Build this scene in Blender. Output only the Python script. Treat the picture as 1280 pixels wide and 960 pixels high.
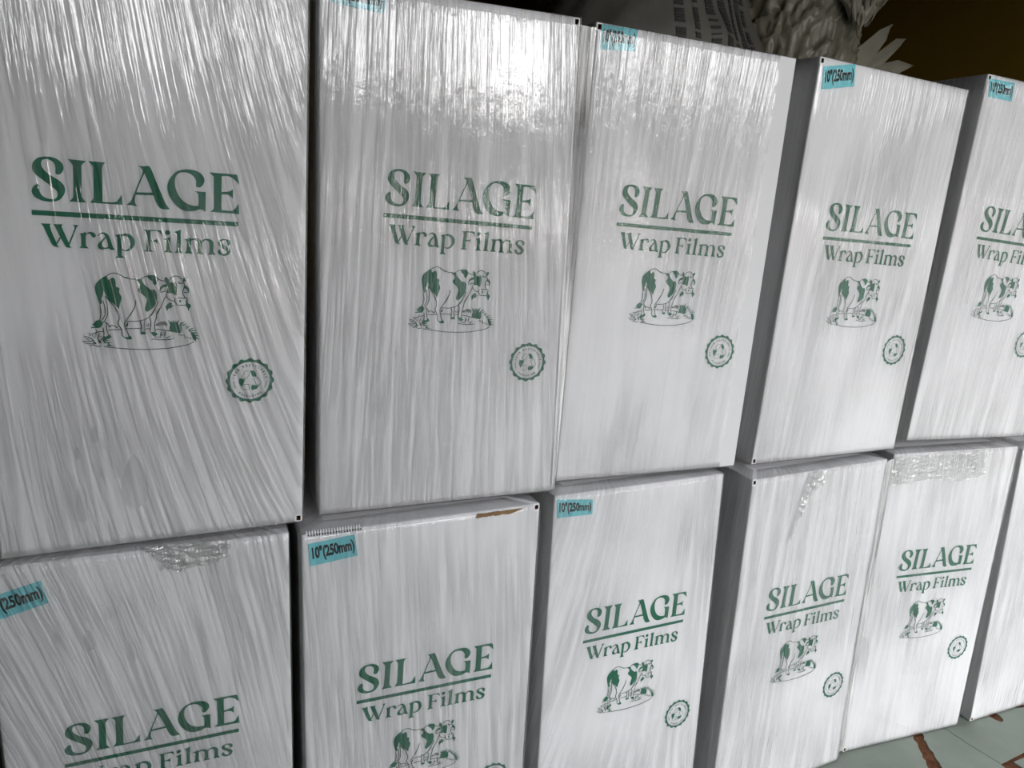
import bpy, bmesh, math, random
from mathutils import Vector, Matrix, noise
from mathutils.geometry import tessellate_polygon
CAM=[-0.4607, -0.84953, 0.98419]
CAMR=[[0.915892, 0.046927, -0.398673], [-0.39752, 0.244225, -0.884495], [0.055859, 0.968583, 0.242338]]
FPX=972.89
H=0.58731
GAP=0.00695
BOX={
 'U1':{'x': [-0.62818, 0.00325, 0.02763, 0.00018, 0.01686, -0.00913, -0.00326, -0.01062], 'c': {'TL': (0, 0), 'TR': (0, 0), 'BL': (0, 0), 'BR': (-0.0019, -0.0022)}},
 'U2':{'x': [-0.30542, 0.02344, -0.02943, -0.00751, -0.00065, 0.00852, 0.00248, -0.04539], 'c': {'TL': (0, 0), 'TR': (-0.003, -0.0007), 'BL': (-0.0034, 0.0001), 'BR': (0.0042, 0.0027)}},
 'U3':{'x': [0.0169, 0.0455, -0.03815, 0.01003, 0.01208, -0.00514, 0.0043, -0.02944], 'c': {'TL': (-0.0002, 0.0026), 'TR': (0.0017, -0.0025), 'BL': (-0.0003, 0.0018), 'BR': (-0.0006, -0.0023)}},
 'U4':{'x': [0.34993, 0.03172, -0.00411, 0.00699, 0.02175, 0.00325, -0.00134, -0.01885], 'c': {'TL': (0.0031, 0.0016), 'TR': (0.0008, -0.0065), 'BL': (-0.0029, -0.0009), 'BR': (-0.0003, -0.0023)}},
 'U5':{'x': [0.67566, 0.02828, -0.01565, 0.02958, 0.00719, -0.00862, 0.0033, -0.06715], 'c': {'TL': (-0.0006, 0.0104), 'TR': (0, 0), 'BL': (-0.003, 0.0144), 'BR': (-0.0016, -0.0047)}},
 'L1':{'x': [-0.64516, 0.00741, 0.00018, 0.00846, -0.00128, -0.00203, -0.00891, -0.00598], 'c': {'TL': (0, 0), 'TR': (-0.0011, -0.0005), 'BL': (0, 0), 'BR': (0, 0)}},
 'L2':{'x': [-0.33043, -0.00892, -0.00032, -0.00336, -0.00503, 0.00442, 0.00169, -0.0159], 'c': {'TL': (-0.0016, -0.0005), 'TR': (0.0021, 0.0022), 'BL': (0, 0), 'BR': (0, 0)}},
 'L3':{'x': [-0.0, 0.0, 0.05141, -0.02464, 0.00015, 0.0045, 0.00742, -0.0245], 'c': {'TL': (0.0012, 0.0017), 'TR': (-0.0043, -0.0008), 'BL': (0, 0), 'BR': (0, 0)}},
 'L4':{'x': [0.32504, -0.00537, 0.04802, -0.00821, -0.00388, 0.00493, -0.00868, -0.02526], 'c': {'TL': (0.0017, -0.003), 'TR': (-0.0034, -0.0029), 'BL': (0, 0), 'BR': (-0.0009, 0.0078)}},
 'L5':{'x': [0.64382, 0.02246, -0.06657, -0.00627, 0.00089, -0.00029, 0.00311, -0.0273], 'c': {'TL': (0.0029, -0.0001), 'TR': (-0.0056, -0.0033), 'BL': (0.007, -0.0028), 'BR': (-0.0064, 0.0043)}},
 'L6':{'x': [0.96495, 0.00088, -0.00696, -0.0118, -0.00828, 0.0, 0.0, 0.0], 'c': {'TL': (-0.0041, -0.0116), 'TR': (0, 0), 'BL': (0.0068, 0.0048), 'BR': (0, 0)}},
}
STICKER={'U3': [(0.0065, 0.5881), (0.0561, 0.5884), (0.0558, 0.5637), (0.0075, 0.5596)], 'U4': [(0.0102, 0.5766), (0.0667, 0.587), (0.0709, 0.5581), (0.0141, 0.5471)], 'U5': [(0.0033, 0.5914), (0.059, 0.5906), (0.0613, 0.5642), (0.0086, 0.5659)], 'L2': [(0.0064, 0.5747), (0.06, 0.5792), (0.0639, 0.5519), (0.0087, 0.5465)], 'L3': [(0.0052, 0.584), (0.0625, 0.5759), (0.0634, 0.5544), (0.0071, 0.5567)], 'U2': [(0.0145, 0.5824), (0.0684, 0.5822), (0.067, 0.5618), (0.0128, 0.5656)], 'L1': [(-0.0047, 0.553), (0.0506, 0.567), (0.0559, 0.5409), (0.0007, 0.5268)]}
TITLE=[
 [(6354,37353),(6082,37197),(5881,36882),(5852,36581),(6031,36219),(6448,35949),(6975,35836),(7581,35864),(8063,36066),(8387,36471),(8544,36939),(8462,37388),(8142,37777),(7621,38110),(7169,38407),(6794,38858),(6711,39184),(6792,39488),(7031,39636),(7361,39615),(7652,39456),(7837,39138),(7851,38728),(7825,38464),(8001,38344),(8240,38425),(8456,38744),(8505,39086),(8354,39446),(8031,39715),(7572,39872),(7042,39858),(6508,39719),(6129,39352),(5996,38935),(6051,38496),(6391,38080),(6931,37640),(7445,37231),(7831,36884),(7918,36588),(7836,36278),(7558,36090),(7123,36111),(6698,36307),(6486,36704),(6489,37155)],
 [(8875,39816,1),(10372,39783,1),(10012,39372),(9961,38952),(9904,36738),(9958,36358),(10253,35956,1),(8841,35970,1),(9129,36297),(9204,36762),(9275,38892),(9227,39339)],
 [(10544,39784,1),(11995,39796,1),(11706,39351),(11659,38029),(11604,36122,1),(12685,36184),(13018,36522),(13282,36932,1),(13309,35954,1),(10533,35976,1),(10826,36345),(10900,36814),(10943,39039),(10874,39413)],
 [(14769,39780,1),(15166,39723),(15678,39800),(15891,39531),(16168,38810),(16729,37352),(17120,36382),(17486,35844,1),(16995,35787),(16586,35904),(16298,36364),(15986,37295),(15572,38446),(15264,39280),(15053,39534)],
 [(15053,39534,1),(15372,39212,1),(15025,38479),(14594,37346),(14414,36624),(14418,36230),(14592,35925,1),(13649,36002,1),(14022,36359),(14292,36930),(14684,37981),(15151,39114)],
 [(14518,37238,1),(16060,37317,1),(16128,37068,1),(14476,37007,1)],
 [(20124,38130),(20395,38216),(20655,38576),(20713,38985),(20485,39408),(20065,39693),(19454,39799),(18770,39738),(18162,39486),(17703,39011),(17392,38390),(17320,37748),(17516,37044),(17957,36353),(18481,35904),(19092,35742),(19787,35829),(20177,36003),(20488,35959),(20784,35798,1),(20818,37738,1),(19749,37737,1),(20079,37560),(20151,37159),(20120,36424),(19871,36325),(19408,36374),(18799,36655),(18350,37187),(18059,37886),(17996,38599),(18156,39129),(18538,39440),(19069,39486),(19524,39326),(19827,39031),(19961,38681),(19933,38276)],
 [(21185,39686,1),(23747,39688,1),(23867,39494),(24011,38685,1),(23747,38992),(23348,39327),(22871,39475),(22334,39405,1),(22310,37853,1),(22866,37936),(23185,38043),(23425,38227,1),(23384,37275,1),(23104,37584),(22706,37678),(22309,37631,1),(22301,36081,1),(23180,36057),(23583,36251),(23930,36841,1),(24011,35778,1),(21232,35844,1),(21509,36110),(21591,36527),(21593,39058),(21494,39374)],
]
TAG=[
 [(6412,33796,1),(7239,33800,1),(7152,33680),(7163,33496),(7281,32993),(7623,32034),(7674,31802),(7853,31670,1),(7545,31679),(7345,31763),(7211,31966),(6903,32741),(6618,33510)],
 [(7421,33788,1),(8218,33813,1),(8108,33644),(8159,33415),(8598,32177),(8687,31828),(8846,31671,1),(8533,31646),(8371,31719),(8256,31925),(7921,32703),(7628,33430),(7516,33655)],
 [(7918,32633,1),(7995,32520,1),(7681,31943,1),(7603,32033,1)],
 [(9001,33813,1),(9540,33799,1),(9388,33649),(9275,33432),(8715,31994),(8636,32084),(9127,33377),(9180,33637)],
 [(9508,33023,1),(9803,33087),(10102,33221,1),(10056,32061),(10090,31873),(10293,31645,1),(9473,31677,1),(9648,31851),(9679,32089),(9687,32798),(9650,32914)],
 [(10094,33009,1),(10290,33185),(10524,33231),(10775,33164),(10916,32983),(10910,32816),(10757,32704),(10591,32776),(10493,32983),(10307,33068),(10089,32890,1)],
 [(11063,32943,1),(11285,33169),(11544,33255),(11840,33176),(12046,32925),(12202,32455),(12356,31887),(12543,31631,1),(12216,31591),(12046,31680),(11945,31867),(11934,32154),(11861,32533),(11724,32908),(11538,33112),(11324,33076),(11104,32898)],
 [(11759,32695,1),(11512,32372),(11418,32129),(11494,31869),(11706,31798),(11968,31892,1),(12005,31726,1),(11701,31663),(11420,31593),(11166,31686),(11048,31943),(11142,32186),(11432,32535),(11743,32861,1)],
 [(12524,33023,1),(12830,33111),(13159,33225,1),(13114,32213),(13095,31196),(13157,31053),(13349,30891,1),(12517,30856,1),(12675,31032),(12725,31228),(12750,32675),(12693,32912)],
 [(13141,33080,1),(13355,33236),(13661,33243),(14007,33079),(14240,32753),(14297,32417),(14175,32023),(13878,31669),(13522,31531),(13173,31587,1),(13135,31755,1),(13394,31656),(13661,31755),(13867,32056),(13899,32397),(13779,32778),(13522,32981),(13305,33017),(13137,32936,1)],
 [(15084,33719,1),(16652,33735,1),(16820,33109,1),(16556,33462),(16244,33615),(15705,33599,1),(15684,32722,1),(16044,32726),(16318,32887,1),(16306,32371,1),(16040,32579),(15681,32585,1),(15675,31948),(15706,31778),(15905,31591,1),(15052,31586,1),(15236,31781),(15286,32028),(15319,33344),(15258,33559)],
 [(17474,33552),(17440,33432),(17352,33341),(17233,33303),(17115,33328),(17030,33410),(17001,33525),(17035,33645),(17123,33736),(17242,33774),(17360,33749),(17445,33668)],
 [(16839,32914,1),(17090,32976),(17480,33120,1),(17437,32032),(17478,31786),(17680,31572,1),(16834,31608,1),(17043,31766),(17093,32016),(17105,32608),(17041,32802)],
 [(17833,33655,1),(18109,33745),(18471,33913,1),(18414,32078),(18446,31781),(18628,31565,1),(17796,31602,1),(18006,31761),(18034,32011),(18080,33349),(18014,33518)],
 [(18766,32965,1),(19069,33056),(19419,33149,1),(19373,32124),(19378,31824),(19539,31555,1),(18768,31596,1),(18934,31804),(18985,32106),(19017,32705),(18973,32852)],
 [(19394,32973,1),(19676,33128),(20004,33130),(20285,32970),(20423,32676),(20416,31972),(20437,31772),(20625,31528,1),(19821,31568,1),(19988,31751),(20039,32055),(20022,32606),(19907,32850),(19674,32938),(19392,32864,1)],
 [(20378,32874,1),(20664,33090),(21043,33134),(21375,32976),(21516,32681),(21487,32022),(21533,31771),(21724,31551,1),(20934,31552,1),(21103,31751),(21129,32056),(21110,32610),(20993,32881),(20757,32969),(20472,32804),(20423,32676,1)],
 [(22136,32103),(21943,32018),(21904,31838),(22013,31640),(22278,31489),(22568,31471),(22909,31577),(23129,31894),(23106,32149),(22912,32343),(22621,32533),(22332,32721),(22261,32870),(22358,33027),(22575,33088),(22768,32946),(22864,32697),(22888,32556),(23058,32605),(23156,32813),(23059,33063),(22769,33174),(22431,33182),(22093,33063),(21939,32853),(21995,32603),(22234,32362),(22571,32124),(22740,31953),(22740,31800),(22569,31665),(22327,31730),(22208,31903)],
]
COWF=[
 [(11675,29064),(11433,28959),(11121,28706),(10852,28430),(10689,28084),(10672,27644),(10763,27205),(10915,26619),(11031,26251,1),(11210,26377),(11199,26673),(11184,26870),(11302,27119),(11388,27711,1),(11546,27272),(11831,26686),(12257,26296),(12684,25829,1),(12789,26355),(12936,26807),(12923,27105),(12757,27448),(12792,27845),(12708,27966),(12490,28035),(12481,28428),(12385,28818),(12169,28909),(11990,28757),(11815,28727),(11758,28970)],
 [(14109,28882,1),(14510,28845),(14826,28929,1),(14820,28705),(14991,28361),(15345,28021),(15612,27802),(15931,27835),(16130,27538),(16141,26982),(16012,26371),(15658,25908),(15193,25572),(15018,25848),(15120,26305),(15223,26761),(15094,27061),(14785,27356),(14478,27649),(14439,27897),(14625,28102),(14632,28401),(14413,28593)],
 [(15304,29143),(15646,29254),(16009,29241),(16277,28999),(16272,28749),(16080,28342),(15941,28263),(15831,28435),(15723,28682),(15456,28874)],
 [(16850,29017,1),(16991,29172,1),(17149,29027,1),(17284,28829,1),(17348,28579,1),(17417,28531,1),(17558,28686,1),(17625,28511,1),(17694,28513,1),(17838,28745,1),(17996,28446,1),(18012,28040,1),(17952,27274,1),(17767,27372,1),(17537,27520,1),(17304,27489,1),(17027,27508,1),(17102,27814,1),(17154,28119,1),(17090,28370,1),(16935,28668,1)],
 [(17067,28394,1),(16767,28361),(16510,28152),(16389,27847),(16420,27585,1),(16476,27596,1),(16527,27850),(16762,28083),(17086,28142,1)],
 [(18540,28868),(18684,29126),(18872,29157),(18892,28929),(18748,28696),(18606,28616)],
 [(18719,28364,1),(19000,28219),(19161,27916),(19133,27660),(19039,27657),(18947,27860),(18715,28058,1)],
 [(18369,26710),(18352,26625),(18309,26572),(18256,26571),(18215,26622),(18200,26706),(18218,26791),(18261,26844),(18313,26845),(18355,26794)],
 [(16906,26080,1),(17050,26338,1),(17286,26546,1),(17518,26499,1),(17467,26242,1),(17795,26325,1),(17559,26167,1),(17367,25882,1),(17277,26035,1),(17014,25672,1),(16995,25928,1)],
 [(18838,26832,1),(18956,26834,1),(18999,26526,1),(19258,26375,1),(19303,26169,1),(19158,26012,1),(19059,25699,1),(18968,26009,1),(18829,26213,1)],
 [(10261,24218,1),(10486,24443),(10667,24644),(10975,24706),(11206,24448),(11129,24148),(10902,23921),(10510,23920),(10139,23868,1),(10253,24018),(10558,24035,1),(10431,24144)],
 [(11129,22941,1),(11225,23168,1),(11440,23017,1),(11759,23295,1),(11949,23016,1),(11788,22865,1),(11522,22840,1),(11333,22486,1),(11117,22588,1)],
 [(13041,23015,1),(13400,22989,1),(13496,23168,1),(13652,23091,1),(13802,22835,1),(13573,22733,1),(13258,22760,1)],
 [(14547,23476,1),(14777,23553,1),(15004,23502,1),(15091,23322,1),(14861,23271,1),(14564,23270,1)],
 [(15440,23503,1),(15879,23529,1),(16174,23271,1),(15868,23064,1),(15640,23168,1)],
 [(16904,23661,1),(17256,23714,1),(17199,23921,1),(17313,24284,1),(17090,24825,1),(17341,24491,1),(17461,24673,1),(17527,24441,1),(17628,24804,1),(17678,24442,1),(17838,24728,1),(17819,24443,1),(18001,24651,1),(18240,24850,1),(18094,24548,1),(18052,24288,1),(18184,24289,1),(18329,24498,1),(18347,24134,1),(18386,23612,1),(18217,23403,1),(17839,23455,1),(17090,23599,1)],
 [(19219,23457,1),(19554,23404,1),(19743,23088,1),(19787,22718,1),(19449,22745,1),(19358,23088,1)],
 [(16752,23090,1),(16733,23297,1),(16835,23712,1),(16929,23764,1),(16875,23401,1),(16821,23038,1)],
 [(18357,24335,1),(18555,24473,1),(18735,24647,1),(18513,24556,1),(18298,24453,1)],
 [(18492,24152,1),(18715,24282,1),(18922,24450,1),(18679,24368,1),(18442,24274,1)],
 [(18830,23820,1),(19040,24002,1),(19229,24217,1),(18990,24079,1),(18759,23930,1)],
 [(18740,23979,1),(18878,24121,1),(18991,24294,1),(18823,24194,1),(18663,24083,1)],
 [(19005,23655,1),(19338,23813,1),(19658,24009,1),(19307,23902,1),(18961,23782,1)],
 [(19086,23520,1),(19505,23613,1),(19919,23747,1),(19491,23708,1),(19067,23655,1)],
 [(19262,23388,1),(19659,23376,1),(20060,23405,1),(19665,23472,1),(19271,23525,1)],
 [(19347,23179,1),(19734,23113,1),(20130,23088,1),(19751,23208,1),(19372,23314,1)],
 [(19428,22972,1),(19781,22826,1),(20150,22717,1),(19816,22915,1),(19478,23099,1)],
 [(19539,22848,1),(19644,22629,1),(19783,22427,1),(19724,22669,1),(19653,22906,1)],
 [(19403,22833,1),(19531,22683,1),(19688,22559,1),(19599,22745,1),(19500,22921,1)],
 [(16912,22820,1),(17192,22975,1),(17457,23168,1),(17158,23061,1),(16864,22943,1)],
 [(17033,22658,1),(17397,22728,1),(17758,22838,1),(17387,22822,1),(17019,22792,1)],
 [(11116,22563,1),(11491,22577,1),(11869,22636,1),(11495,22683,1),(11121,22714,1)],
 [(11241,22360,1),(11639,22373,1),(12040,22433,1),(11642,22480,1),(11246,22512,1)],
 [(11490,22080,1),(11867,22055,1),(12251,22075,1),(11879,22161,1),(11507,22232,1)],
 [(11346,22739,1),(11567,22766,1),(11788,22839,1),(11566,22873,1),(11344,22891,1)],
 [(11250,22632,1),(11447,22845,1),(11619,23092,1),(11389,22925,1),(11167,22746,1)],
 [(11561,22265,1),(11698,22202,1),(11854,22179,1),(11743,22297,1),(11625,22401,1)],
]
COWL=[
 [(11674,29040),(12007,29271),(12447,29368),(12837,29249),(13182,29015),(13577,28929)],
 [(12879,29187),(13312,28955),(13752,28846),(14151,28809)],
 [(14826,28929),(15101,29111),(15328,29179),(15646,29254)],
 [(16275,28924),(16547,28782),(16912,28707)],
 [(17331,28881),(17567,29141),(17893,29262),(18218,29187),(18494,28942)],
 [(18114,28551),(18209,28655),(18277,28505),(18488,28561),(18722,28517)],
 [(18676,28567),(18743,28365),(18668,28057),(18570,27799),(18542,27543),(18655,27239),(18747,27061)],
 [(18662,27648),(18897,27613),(19109,27608)],
 [(16429,27570),(16567,27573),(16799,27680),(17007,27685)],
 [(17003,27457),(16998,27203),(17155,26952),(17430,26779),(17802,26684)],
 [(18088,27022),(18230,27076),(18463,27004),(18794,27036),(18935,27039),(18955,26782),(18881,26524),(18783,26316),(18358,26298),(18029,26303),(17892,26506),(17779,26709),(17831,27017)],
 [(16974,27202),(16734,26740),(16563,26279),(16297,25714),(16056,25251)],
 [(16395,25970),(16131,25507),(16026,24943),(15902,24532),(15867,24019),(15935,23555)],
 [(16249,26680),(16030,26117),(15741,25553),(15457,25168)],
 [(15933,25912),(15739,25451),(15409,25065),(14991,24806),(14487,24649),(14078,24595),(13314,24605)],
 [(14206,26742),(14172,26339),(13976,25783),(13644,25148)],
 [(14048,25935),(13740,25376),(13294,24690),(13151,24411),(13184,24006),(13327,23550),(13495,23142)],
 [(11581,27026),(11914,26538),(12336,25999),(12583,25453)],
 [(12376,25885),(12642,25213),(12672,24761),(12529,24458),(12715,24004),(12884,23701),(12912,23193),(13127,22888)],
 [(11031,26251),(11087,25384)],
 [(11061,25890),(11109,25394),(10953,24721)],
 [(11306,26626),(11454,25886),(11458,25389)],
 [(11432,25895),(11455,25299),(11171,24698)],
 [(11497,27123),(11663,26237),(11699,25392)],
 [(11695,25899),(11674,25302),(11457,24750),(11249,24449)],
 [(11450,24550),(11528,24250),(11532,23748),(11671,23294)],
 [(11188,23947),(11265,23646),(11269,23143)],
 [(11535,24451),(11704,24251),(11783,24000),(11966,24177),(12273,24103),(12401,23952),(12540,24105)],
 [(11640,23698),(12797,23777)],
 [(13201,23844),(14558,23885)],
 [(15058,23836),(15426,23852)],
 [(15978,23813),(17091,23661)],
 [(14531,24599),(14633,24166),(14570,23501)],
 [(14922,24755),(14930,24168),(15005,23553)],
 [(15444,24989),(15531,24427),(15440,23503)],
 [(13446,24515),(13390,24160),(13277,24108),(13398,24413)],
 [(15069,24271,1),(15293,24067,1),(15302,24426,1),(15479,24171,1)],
 [(15941,24225,1),(16124,24174,1),(16084,24431,1),(16356,24175,1),(16270,24484,1),(16589,24228,1),(16458,24588,1),(16774,24178,1),(16643,24589,1),(17006,24127,1),(16829,24591,1)],
 [(11229,22031),(11757,21951),(12468,21869),(13365,21786)],
 [(12646,21842),(13545,21758),(14683,21718),(15838,21740),(17055,21810)],
 [(17055,21836),(17339,21860),(18290,22038),(19010,22218),(19543,22507)],
 [(9941,22692,1),(9730,22843,1),(9482,23119,1),(9909,22993,1),(10162,22792,1)],
 [(10087,23093,1),(9990,23393,1),(10247,23294,1),(10667,23469,1),(10632,23695,1),(10690,23495,1),(11218,23571,1)],
 [(10330,22641,1),(9935,22542,1),(9352,22569,1),(9752,22317,1),(10318,22314,1),(10583,22388,1)],
 [(10221,23193,1),(10471,22892,1),(10577,23394,1),(10733,22892,1),(10883,23394,1),(10779,22942,1),(11047,23093,1)],
 [(10004,22089,1),(10314,22213,1),(10657,22034,1),(11011,22108,1)],
 [(10323,22440,1),(10579,22287,1),(10456,22490,1)],
 [(10691,22942,1),(10890,22387,1),(10813,22690,1),(11018,22285,1),(10945,22690,1),(11128,22891,1)],
 [(10166,22893,1),(10454,22439,1)],
 [(15514,22729,1),(15862,22805,1),(16138,22701,1),(17072,22714,1)],
 [(15868,23038,1),(16235,22883,1),(16193,23090,1),(16328,22882,1),(16435,23504,1),(16472,23090,1),(16570,23297,1)],
 [(18071,23167,1),(18286,23272,1),(18378,23089,1),(18595,23246,1),(18684,22878,1),(18926,23036,1),(18970,22825,1),(19212,22930,1),(19257,22719,1)],
 [(15989,24328,1),(16217,24175,1),(16270,24484,1),(16449,24176,1),(16411,24588,1),(16728,24177,1),(16690,24590,1),(16960,24127,1),(16829,24591,1),(17056,24283,1)],
]
BADGEF=[
 [(25181,19241,1),(25353,19312,1),(25595,19196,1),(25770,18821,1),(25736,18598,1),(25494,18604,1),(25320,18757,1)],
 [(23984,18344,1),(24052,18453,1),(24359,18409,1),(24565,18441,1),(24599,18180,1),(24428,17888,1),(24209,17486,1),(23984,17937,1)],
 [(25221,17418,1),(25358,17751,1),(25463,17673,1),(26088,17655,1),(25812,17251,1),(25326,17116,1)],
]
BADGEL=[
 [(24325,18706,1),(24632,19253,1),(25181,19278,1),(24805,18435,1),(24496,18517,1),(24325,18706,1)],
 [(25529,18380,1),(25944,18593,1),(26296,17987,1),(26158,17728,1),(25775,17739,1),(25529,18380,1)],
 [(24463,17776,1),(25047,17759,1),(25049,17199,1),(24360,17221,1),(24223,17448,1),(24463,17776,1)],
]

S = bpy.context.scene
for o in list(bpy.data.objects): bpy.data.objects.remove(o)
C = S.collection
# ---------------- camera, light, exposure ----------------
cd = bpy.data.cameras.new('camera'); cam = bpy.data.objects.new('camera', cd); C.objects.link(cam)
cam.matrix_world = Matrix.Translation(CAM) @ Matrix(CAMR).to_4x4()
cd.sensor_width = 36; cd.lens = FPX * 36 / 1280; cd.clip_start = .02; cd.clip_end = 200
S.camera = cam
S.view_settings.view_transform = 'Standard'; S.view_settings.look = 'None'
S.view_settings.exposure = EXPO = 1.02; S.view_settings.gamma = 1; S.view_settings.use_curve_mapping = False
SKY = 5.4
w = bpy.data.worlds.new('sky'); S.world = w; w.use_nodes = True
nt = w.node_tree; nt.nodes.clear()
out = nt.nodes.new('ShaderNodeOutputWorld'); bg = nt.nodes.new('ShaderNodeBackground')
tc = nt.nodes.new('ShaderNodeTexCoord'); sx = nt.nodes.new('ShaderNodeSeparateXYZ'); rp = nt.nodes.new('ShaderNodeValToRGB')
nt.links.new(tc.outputs['Generated'], sx.inputs[0]); nt.links.new(sx.outputs['Z'], rp.inputs[0])
rp.color_ramp.elements[0].position = 0.0; rp.color_ramp.elements[0].color = (1, .975, .945, 1)
rp.color_ramp.elements[1].position = .6; rp.color_ramp.elements[1].color = (.90, .93, 1, 1)
nt.links.new(rp.outputs[0], bg.inputs[0]); bg.inputs[1].default_value = SKY; nt.links.new(bg.outputs[0], out.inputs[0])
S.cycles.transparent_max_bounces = 16
# room and openings (metres)
X0, X1, Y0, Y1, ZC = -2.6, 2.95, -2.4, 5.2, 3.4
WIN = (-.15, 2.0, 1.40, 1.98)      # opening in the front wall: x0, x1, z0, z1
ADDED_GATE = (.7, 2.95, 1.0)              # unseen low front opening, added to light the lower right: x0, x1, z1
ADDED_DOOR = (-2.38, .1, .0, 1.25)        # unseen opening added in the right wall to brighten that side: y0, y1, z0, z1
ADDED_HATCH = (.7, 2.95, -2.4, -1.35)    # unseen roof opening, added to light the fronts from above: x0, x1, y0, y1
def portal(name, loc, rot, sx_, sy_):
    l = bpy.data.lights.new(name, 'AREA'); l.shape = 'RECTANGLE'; l.size = sx_; l.size_y = sy_
    l.cycles.is_portal = True
    o = bpy.data.objects.new(name, l); C.objects.link(o); o.location = loc; o.rotation_euler = rot
portal('window_daylight', ((WIN[0]+WIN[1])/2, Y0, (WIN[2]+WIN[3])/2), (math.pi/2, 0, 0), WIN[1]-WIN[0], WIN[3]-WIN[2])
portal('added_door_portal', (X1, (ADDED_DOOR[0]+ADDED_DOOR[1])/2, (ADDED_DOOR[2]+ADDED_DOOR[3])/2), (math.pi/2, 0, math.pi/2), ADDED_DOOR[1]-ADDED_DOOR[0], ADDED_DOOR[3]-ADDED_DOOR[2])
portal('added_gate_portal', ((ADDED_GATE[0]+ADDED_GATE[1])/2, Y0, ADDED_GATE[2]/2), (math.pi/2, 0, 0), ADDED_GATE[1]-ADDED_GATE[0], ADDED_GATE[2])
portal('added_roof_portal', ((ADDED_HATCH[0]+ADDED_HATCH[1])/2, (ADDED_HATCH[2]+ADDED_HATCH[3])/2, ZC), (0, 0, 0), ADDED_HATCH[1]-ADDED_HATCH[0], ADDED_HATCH[3]-ADDED_HATCH[2])

# ---------------- material helpers ----------------
def mat(name):
    m = bpy.data.materials.new(name); m.use_nodes = True; n = m.node_tree; n.nodes.clear()
    o = n.nodes.new('ShaderNodeOutputMaterial')
    def N(t, **k):
        x = n.nodes.new('ShaderNode' + t)
        for a, b in k.items(): setattr(x, a, b)
        return x
    return m, n, o, N, n.links.new
def bsdf(name, col, rough=.6, spec=.3, var=0, vscale=8, bump=0, bscale=60, col2=None, stretch=(1,1,1), trans=0):
    m, n, o, N, L = mat(name)
    p = N('BsdfPrincipled'); p.inputs['Base Color'].default_value = (*col, 1); p.inputs['Roughness'].default_value = rough
    p.inputs['Specular IOR Level'].default_value = spec
    if trans: p.inputs['Transmission Weight'].default_value = trans
    t = N('TexCoord'); mp = N('Mapping'); mp.inputs['Scale'].default_value = stretch; L(t.outputs['Object'], mp.inputs[0])
    if var or col2:
        x = N('TexNoise'); x.inputs['Scale'].default_value = vscale; x.inputs['Detail'].default_value = 6; L(mp.outputs[0], x.inputs['Vector'])
        r = N('ValToRGB'); r.color_ramp.elements[0].position = .35; r.color_ramp.elements[1].position = .65
        c2 = col2 or tuple(c * (1 - var) for c in col)
        r.color_ramp.elements[0].color = (*c2, 1); r.color_ramp.elements[1].color = (*col, 1)
        L(x.outputs[0], r.inputs[0]); L(r.outputs[0], p.inputs['Base Color'])
    if bump:
        x = N('TexNoise'); x.inputs['Scale'].default_value = bscale; x.inputs['Detail'].default_value = 5; L(mp.outputs[0], x.inputs['Vector'])
        b = N('Bump'); b.inputs['Strength'].default_value = 1; b.inputs['Distance'].default_value = bump
        L(x.outputs[0], b.inputs['Height']); L(b.outputs[0], p.inputs['Normal'])
    L(p.outputs[0], o.inputs[0]); return m
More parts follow.
